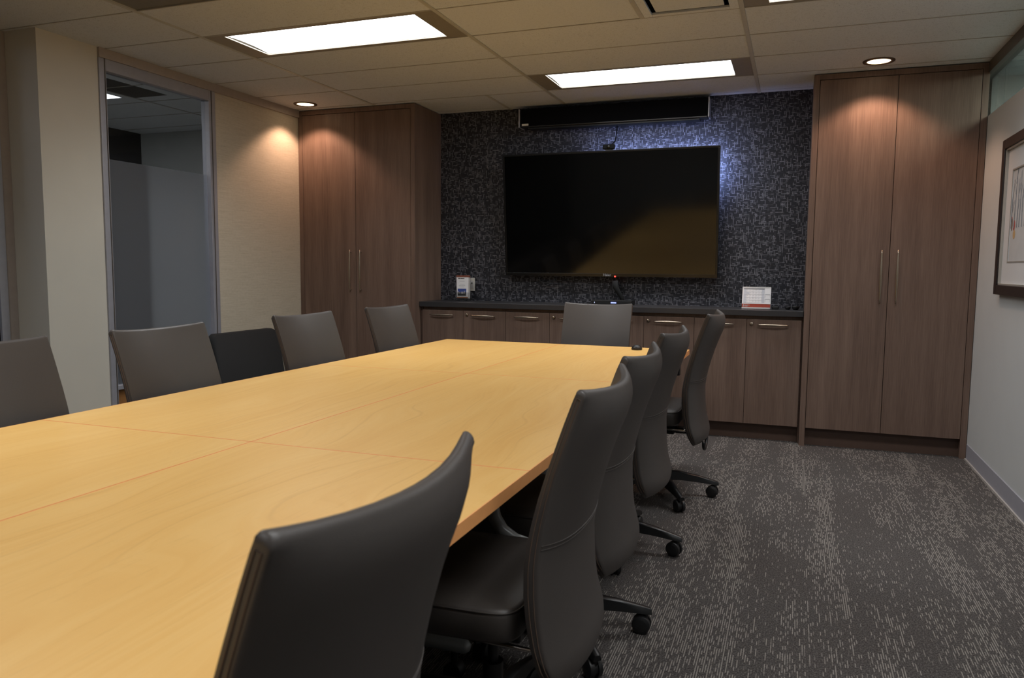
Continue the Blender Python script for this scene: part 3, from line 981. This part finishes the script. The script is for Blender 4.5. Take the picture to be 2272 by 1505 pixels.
blob('painted_rider', 'art_red', iy - 0.025, -0.02, 0.008, 0.014)

# ------------------------------------------------------------------ the six tables pushed together
TZ = 0.735
TXS = [-2.372, -1.508, -0.626]
TYS = [-1.39, 0.23, 1.851, 3.472, 5.085]
tl = {(0, 0): 'rearmost maple table on the window side, seen only mirrored in the television',
      (1, 0): 'rearmost maple table on the aisle side, seen only mirrored in the television',
      (0, 1): 'maple table in the bottom left corner of the photo, window side',
      (1, 1): 'maple table behind the closest chair, aisle side, at the bottom edge',
      (0, 2): 'middle maple table on the window side, by the frosted window',
      (1, 2): 'middle maple table on the aisle side, along the chair row',
      (0, 3): 'farthest maple table on the window side, at the far left corner',
      (1, 3): 'farthest maple table on the aisle side, in front of the end chair'}
for (i, j), lab in tl.items():
    x0, x1, y0, y1 = TXS[i], TXS[i + 1], TYS[j], TYS[j + 1]
    g = 0.0011
    t = thing('conference_table', lab, 'table', ((x0 + x1) / 2, (y0 + y1) / 2, 0), 0, 'maple tables pushed together')
    hx, hy = (x1 - x0) / 2 - g, (y1 - y0) / 2 - g
    B('tabletop', 'maple', (-hx + 0.003, hx - 0.003, -hy + 0.003, hy - 0.003, TZ - 0.032, TZ), t)
    e = MB()
    e.box(-hx, -hx + 0.003, -hy, hy, TZ - 0.032, TZ).box(hx - 0.003, hx, -hy, hy, TZ - 0.032, TZ)
    e.box(-hx + 0.003, hx - 0.003, -hy, -hy + 0.003, TZ - 0.032, TZ).box(-hx + 0.003, hx - 0.003, hy - 0.003, hy, TZ - 0.032, TZ)
    e.build('edge_band', 'maple_edge', t)
    fx = 1 if i else -1
    for s in (-1, 1):
        yy = s * (hy - (0.42 if (j == 3 and s > 0) or (j == 0 and s < 0) else 0.2))
        lg = MB()
        lg.tube([(-0.10 * fx, yy, TZ - 0.034), (-0.10 * fx, yy, 0.34), (-0.10 * fx, yy, 0.2), (-0.10 * fx, yy, 0.12)], [0.026, 0.026, 0.032, 0.06], 16)
        leg = lg.build('leg', 'grey_metal', t, smooth=True)
        ft = MB()
        ft.tube([(xx * fx, yy, zz) for xx, zz in ((-0.345, 0.108), (-0.335, 0.110), (-0.2, 0.118), (-0.10, 0.128), (0.0, 0.118), (0.172, 0.112), (0.186, 0.110))],
                [0.010, 0.020, 0.025, 0.032, 0.027, 0.022, 0.012], 16)
        ft.build('foot', 'grey_metal', leg, smooth=True)
        for xx in (-0.31 * fx, 0.135 * fx):
            cs = MB()
            cs.lathe([(0.001, -0.02), (0.029, -0.02), (0.031, -0.017), (0.031, 0.017), (0.029, 0.02), (0.001, 0.02)], 18, c=(xx, yy, 0.031), axis='y')
            cs.build('caster', 'black_plastic', leg, smooth=True, auto=40)
            MB().cyl((xx, yy, 0.1), (xx, yy, 0.045), 0.012, 10).build('caster_stem', 'black_plastic', leg)
    B('cross_rail', 'dark_metal', (-0.10 * fx - 0.015, -0.10 * fx + 0.015, -hy + 0.22, hy - 0.44, 0.60, 0.66), t)
    if (i, j) == (1, 3):
        B('cable_box', 'black_plastic', (hx - 0.055, hx - 0.02, 0.51, 0.55, TZ - 0.135, TZ - 0.033), t, 0.003)
pk = MB()
pk.lathe([(0.001, 0), (0.032, 0), (0.036, 0.006), (0.03, 0.022), (0.016, 0.030), (0.001, 0.031)], 20)
tag(pk.build('conference_puck', 'black_plastic', loc=(-0.945, 4.93, TZ), smooth=True), 'small black gadget on the tabletop near its far right corner', 'gadget')

# ------------------------------------------------------------------ conference chairs (local frame: sitter faces +X)
FRONT = [(0.318, -0.215), (0.335, -0.206), (0.37, -0.190), (0.42, -0.174), (0.48, -0.163), (0.54, -0.157), (0.60, -0.157), (0.65, -0.163), (0.70, -0.173),
         (0.76, -0.188), (0.82, -0.206), (0.88, -0.226), (0.94, -0.246), (0.985, -0.262), (1.0, -0.268)]
def half_w(z):
    q = max(0.0, (0.375 - z) / 0.06)
    return 0.250 - 0.030 * q * q
def plan_k(z):
    return 0.030 + 0.020 * max(0, min(1, (z - 0.6) / 0.4))
def fx_at(z):
    z = max(FRONT[0][0], min(FRONT[-1][0], z))
    for (z0, x0), (z1, x1) in zip(FRONT, FRONT[1:]):
        if z0 <= z <= z1:
            return x0 + (x1 - x0) * (z - z0) / (z1 - z0)
def normal_at(z):
    a, b = fx_at(z - 0.02), fx_at(z + 0.02)
    dz = min(FRONT[-1][0], z + 0.02) - max(FRONT[0][0], z - 0.02)
    l = math.hypot(dz, b - a)
    return -dz / l, (b - a) / l            # towards the rear
def side_th(z):
    return 0.023 + 0.012 * max(0, 1 - abs(z - 0.55) / 0.3)
def rear_th(z, u):
    au = abs(u)
    puff = 0.024 * (1 - au ** 5)
    t = side_th(z) + puff
    if z > 0.915:                          # the padded rear rolls forward into the top edge
        q = min(1.0, (z - 0.915) / 0.09)
        t *= 1 - (1 - math.sqrt(max(0.0, 1 - 0.93 * q * q))) * (1 - au ** 10)
    if z < 0.37:
        q = min(1.0, (0.37 - z) / 0.055)
        t *= 1 - (1 - math.sqrt(max(0.0, 1 - 0.8 * q * q))) * 0.8
    return t
def back_pt(z, u, d):
    """Point of the back at height z, width u, d metres behind the front face."""
    nx, nz = normal_at(z)
    return (fx_at(z) + nx * d - plan_k(z) * (1 - u * u), u * half_w(z), z + nz * d)

def backrest():
    zs = [0.318, 0.324, 0.335, 0.352, 0.375, 0.42, 0.48, 0.54, 0.60, 0.65, 0.70, 0.76, 0.82, 0.88, 0.92, 0.95, 0.97, 0.985, 0.994, 1.0]
    us = [-1, -0.994, -0.975, -0.94, -0.88, -0.75, -0.55, -0.35, -0.15, 0, 0.15, 0.35, 0.55, 0.75, 0.88, 0.94, 0.975, 0.994, 1]
    rings = []
    for u in us:
        au = abs(u)
        ins = 0.003 if au == 1 else 0.0
        drop = 0.006 * max(0.0, (au - 0.97) / 0.03) ** 2
        ring = []
        def P(z, d):
            p = back_pt(z, u, d)
            w_ = max(0.0, (z - 0.9) / 0.1)
            return (p[0], p[1], p[2] - drop * w_ - 0.013 * (1 - u * u) * w_)
        for z in zs:
            ring.append(P(z, ins - 0.006 * (1 - au ** 6)))
        t1 = rear_th(1.0, u)
        for k in range(1, 6):
            a = math.pi * k / 6
            p = P(1.0, t1 * (0.5 - 0.5 * math.cos(a)))
            ring.append((p[0], p[1], p[2] + math.sin(a) * min(t1 * 0.45, 0.010) * (0.35 if au == 1 else 1.0)))
        for z in zs[::-1]:
            ring.append(P(z, rear_th(z, u) - ins))
        t0 = rear_th(zs[0], u)
        for k in range(1, 5):
            a = math.pi * k / 5
            p = P(zs[0], t0 * (0.5 + 0.5 * math.cos(a)))
            ring.append((p[0], p[1], p[2] - math.sin(a) * t0 * 0.3))
        rings.append(ring)
    return rings

CH_TOPS = []
def make_chair():
    t = thing('conference_chair', 'taupe leather conference chair', 'chair', (0, 0, 0), 0, 'taupe leather conference chairs')
    rings = backrest()
    mb_ = MB()
    mb_.loft(rings)
    back = mb_.build('backrest', 'leather', t, smooth=True, auto=50)
    # twin rows of stitching down both side panels and across the rear
    zz_ = [0.34 + 0.65 * k / 26 for k in range(27)]
    for s in (-1, 1):
        path = []
        for q, seq in ((0.33, zz_), (0.70, zz_[::-1])):
            for z in seq:
                p = back_pt(z, s, side_th(z) * q)
                path.append((p[0], p[1] + s * 0.0003, p[2]))
        sm = MB()
        sm.tube(path, 0.0011, 5)
        sm.build('side_stitching', 'stitch', back)
    path = []
    for q, zz in enumerate((0.652, 0.662)):
        row = []
        for k in range(33):
            u = -0.99 + 1.98 * k / 32
            p = back_pt(zz, u, rear_th(zz, u) + 0.0002)
            row.append(p)
        path += row if q == 0 else row[::-1]
    MB().tube(path, 0.0013, 5).build('rear_seam', 'leather', back)
    # seat cushion, softly crowned, rounded plan
    st = MB()
    def plan(scale_x, scale_y, z, crown=0.0, n=48):
        ring = []
        for k in range(n):
            a = 2 * math.pi * k / n
            e = 0.24
            c_, s_ = math.cos(a), math.sin(a)
            x = 0.235 * scale_x * math.copysign(abs(c_) ** e, c_)
            y = 0.245 * scale_y * math.copysign(abs(s_) ** e, s_)
            ring.append((0.095 + x, y, z))
        return ring
    st.loft([plan(0.90, 0.90, 0.408), plan(0.97, 0.97, 0.411), plan(1.0, 1.0, 0.422), plan(1.0, 1.0, 0.472), plan(0.985, 0.985, 0.485),
             plan(0.95, 0.95, 0.491), plan(0.7, 0.7, 0.496), plan(0.35, 0.35, 0.498)])
    seat = st.build('seat', 'shaded_leather', t, smooth=True, auto=60)
    pp_ = MB()
    ring = plan(0.992, 0.992, 0.483)
    pp_.tube(ring + [ring[0]], 0.0022, 6)
    pp_.build('piping', 'shaded_leather', seat, smooth=True)
    mc = MB()
    mc.box(-0.10, 0.14, -0.085, 0.085, 0.338, 0.4075).box(-0.17, -0.10, -0.03, 0.03, 0.335, 0.365)
    mc.box(-0.205, -0.165, -0.03, 0.03, 0.335, 0.46)
    mc.build('tilt_mechanism', 'dark_metal', t, bevel=0.006)
    for s in (-1, 1):
        MB().tube([(0.10, s * 0.19, 0.396), (-0.10, s * 0.19, 0.388), (-0.165, s * 0.19, 0.384), (-0.19, s * 0.185, 0.395)], 0.006, 8).build('support_bar', 'chrome', t, smooth=True)
    lv = MB()
    lv.tube([(0.04, -0.08, 0.355), (0.04, -0.18, 0.352), (0.04, -0.235, 0.345)], [0.006, 0.006, 0.011], 8)
    lv.build('lever', 'black_plastic', t, smooth=True)
    gc = MB()
    gc.cyl((0, 0, 0.10), (0, 0, 0.24), 0.027, 20)
    gc.cyl((0, 0, 0.24), (0, 0, 0.338), 0.014, 16)
    gc.build('gas_column', 'dark_metal', t, smooth=True, auto=40)
    hb = MB()
    hb.lathe([(0.001, 0.085), (0.045, 0.085), (0.052, 0.10), (0.046, 0.145), (0.030, 0.155), (0.001, 0.155)], 24)
    hb.build('hub', 'dark_metal', t, smooth=True, auto=40)
    for q in range(5):
        lg = MB()
        rs_ = []
        for (r, zt, zb, hw_) in ((0.035, 0.148, 0.094, 0.028), (0.12, 0.142, 0.096, 0.025), (0.22, 0.122, 0.086, 0.021), (0.30, 0.099, 0.074, 0.017), (0.330, 0.090, 0.070, 0.016), (0.338, 0.086, 0.068, 0.014)):
            rs_.append([(r, -hw_, zb), (r, hw_, zb), (r, hw_ * 0.75, zt - 0.004), (r, hw_ * 0.45, zt), (r, -hw_ * 0.45, zt), (r, -hw_ * 0.75, zt - 0.004)])
        lg.loft(rs_)
        leg = lg.build('base_leg', 'dark_metal', t, smooth=True, auto=40)
        leg.rotation_euler = (0, 0, 2 * math.pi * q / 5)
        cs = MB()
        half = [(0.020, 0.026), (0.023, 0.025), (0.031, 0.021), (0.0325, 0.014), (0.0325, 0.007), (0.026, 0.0065)]
        cs.lathe([(0.001, -0.026)] + [(r_, -h_) for r_, h_ in half] + [(r_, h_) for r_, h_ in half[::-1]] + [(0.001, 0.026)], 24, axis='y')
        cst = cs.build('caster', 'black_plastic', leg, loc=(0.305, 0, 0.0335), smooth=True, auto=35)
        cst.rotation_euler = (0, 0, random.uniform(-1.4, 1.4))
        MB().cyl((0.318, 0, 0.075), (0.318, 0, 0.045), 0.010, 12).build('caster_stem', 'black_plastic', leg)
    return t

proto = make_chair()
PI = math.pi
def place(o, x, y, rz, base, label, lift=0.0):
    o.location = (x, y, 0)
    o.rotation_euler = (0, 0, rz)
    o['label'] = label
    for ch in o.children:
        kind = ch.name.split('.')[0]
        if kind == 'base_leg':
            k = o['_k'] if '_k' in o else 0
            ch.rotation_euler = (0, 0, base - rz + 2 * PI * k / 5)
            o['_k'] = k + 1
        elif kind not in ('hub',) and lift:
            if kind == 'gas_column':
                ch.scale = (1, 1, 1 + lift / 0.338)
            else:
                ch.location = (0, 0, lift)
    if '_k' in o:
        del o['_k']
R = math.radians
chairs = [
    (-0.750, 0.840, PI, R(20), 'taupe leather chair closest to the viewer, back turned, cut by the bottom edge', 0.0),
    (-0.700, 1.785, PI + R(2), R(90), 'taupe chair right behind the closest one, its whole back and seat side visible', 0.0),
    (-0.735, 2.450, PI, R(22), 'middle taupe chair of the five on the aisle side', 0.0),
    (-0.757, 3.320, PI - R(2), R(2), 'taupe chair fourth from the viewer on the aisle side', 0.0),
    (-0.680, 4.220, PI, R(14), 'farthest taupe chair on the aisle side, slightly higher, loop under its back', 0.030),
    (-1.330, 5.160, -PI / 2, R(40), 'taupe chair at the far end of the table facing the viewer', 0.005),
    (-2.220, 1.735, 0, R(85), 'taupe chair on the window side cut by the left picture edge', 0.0),
    (-2.215, 2.505, 0, R(130), 'taupe chair in front of the frosted window', 0.0),
    (-2.222, 3.510, R(-2), R(0), 'taupe chair in front of the black armchair and beige wall', 0.0),
    (-2.232, 4.440, R(-3), R(165), 'farthest taupe chair on the window side, in front of the tall cabinet', 0.0),
    (-1.42, -1.52, PI / 2, R(60), 'taupe chair at the rear end of the table, seen only mirrored in the television', 0.0),
    (-2.22, 0.75, 0, R(60), 'taupe window-side chair beside the bottom left table, outside the photo but mirrored in the television', 0.0),
    (-2.22, -0.35, 0, R(80), 'taupe window-side chair beside the rearmost table, mirrored in the television', 0.0),
]
for i, (x, y, rz, base, label, lift) in enumerate(chairs):
    o = copy_tree(proto) if i else None
    if o:
        place(o, x, y, rz, base, label, lift)
place(proto, *chairs[0][:4], chairs[0][4], chairs[0][5])

# the farthest aisle-side chair shows a hanging loop under its back
for o in list(bpy.data.objects):
    if o.parent is None and 'loop under its back' in str(o.get('label', '')):
        bk = [c for c in o.children if c.name.startswith('backrest')][0]
        lp = MB()
        pts = [(-0.262, 0.055 + 0.075 * math.cos(math.pi * k / 14), 0.322 - 0.052 * math.sin(math.pi * k / 14)) for k in range(15)]
        lp.tube(pts, 0.0085, 8)
        lp.build('pull_loop', 'black_plastic', bk, smooth=True)

# grey arm support standing up beside the seat of the second chair
for o in list(bpy.data.objects):
    if o.parent is None and 'right behind the closest one' in str(o.get('label', '')):
        ap = MB()
        ap.tube([(-0.02, -0.272, 0.462), (0.03, -0.274, 0.468), (0.07, -0.276, 0.488), (0.095, -0.277, 0.525), (0.105, -0.277, 0.58), (0.107, -0.277, 0.66)],
                [0.012, 0.017, 0.020, 0.020, 0.017, 0.015], 14)
        a_ = ap.build('arm_support', 'grey_metal', o, smooth=True)
        a_['label'] = 'grey enamelled arm support'

# black guest armchair against the wall
gc = thing('guest_chair', 'black upholstered guest chair with rounded back corners, against the beige wall', 'chair', (-3.62, 4.70, 0))
def rrect(y0, y1, z0, z1, r, n=6):
    pts = []
    for (cy, cz, a0) in ((y1 - r, z1 - r, 0), (y0 + r, z1 - r, 90), (y0 + 0.02, z0 + 0.02, 180), (y1 - 0.02, z0 + 0.02, 270)):
        rr = r if a0 < 100 else 0.02
        for k in range(n + 1):
            a = math.radians(a0 + 90 * k / n)
            pts.append((cy + rr * math.cos(a), cz + rr * math.sin(a)))
    return pts
b = MB()
sec = rrect(-0.37, 0.37, 0.22, 0.765, 0.06)
def back_ring(x, s):
    return [(x - (pz - 0.4) * 0.18 - 0.05 * (1 - (py / 0.37) ** 2), py * s, 0.5 + (pz - 0.5) * s + 0.018 * (1 - (py / 0.37) ** 2) * (1 if pz > 0.7 else 0)) for (py, pz) in sec]
b.loft([back_ring(-0.215, 0.97), back_ring(-0.205, 0.99), back_ring(-0.165, 0.99), back_ring(-0.155, 0.97)])
b.build('backrest', 'black_fabric', gc, smooth=True, auto=50)
B('seat', 'black_fabric', (-0.17, 0.26, -0.27, 0.27, 0.35, 0.43), gc, 0.025)
for sx in (-0.15, 0.23):
    for sy in (-0.24, 0.24):
        MB().cyl((sx, sy, 0.0), (sx, sy, 0.36), 0.014, 12).build('leg', 'dark_metal', gc, smooth=True)
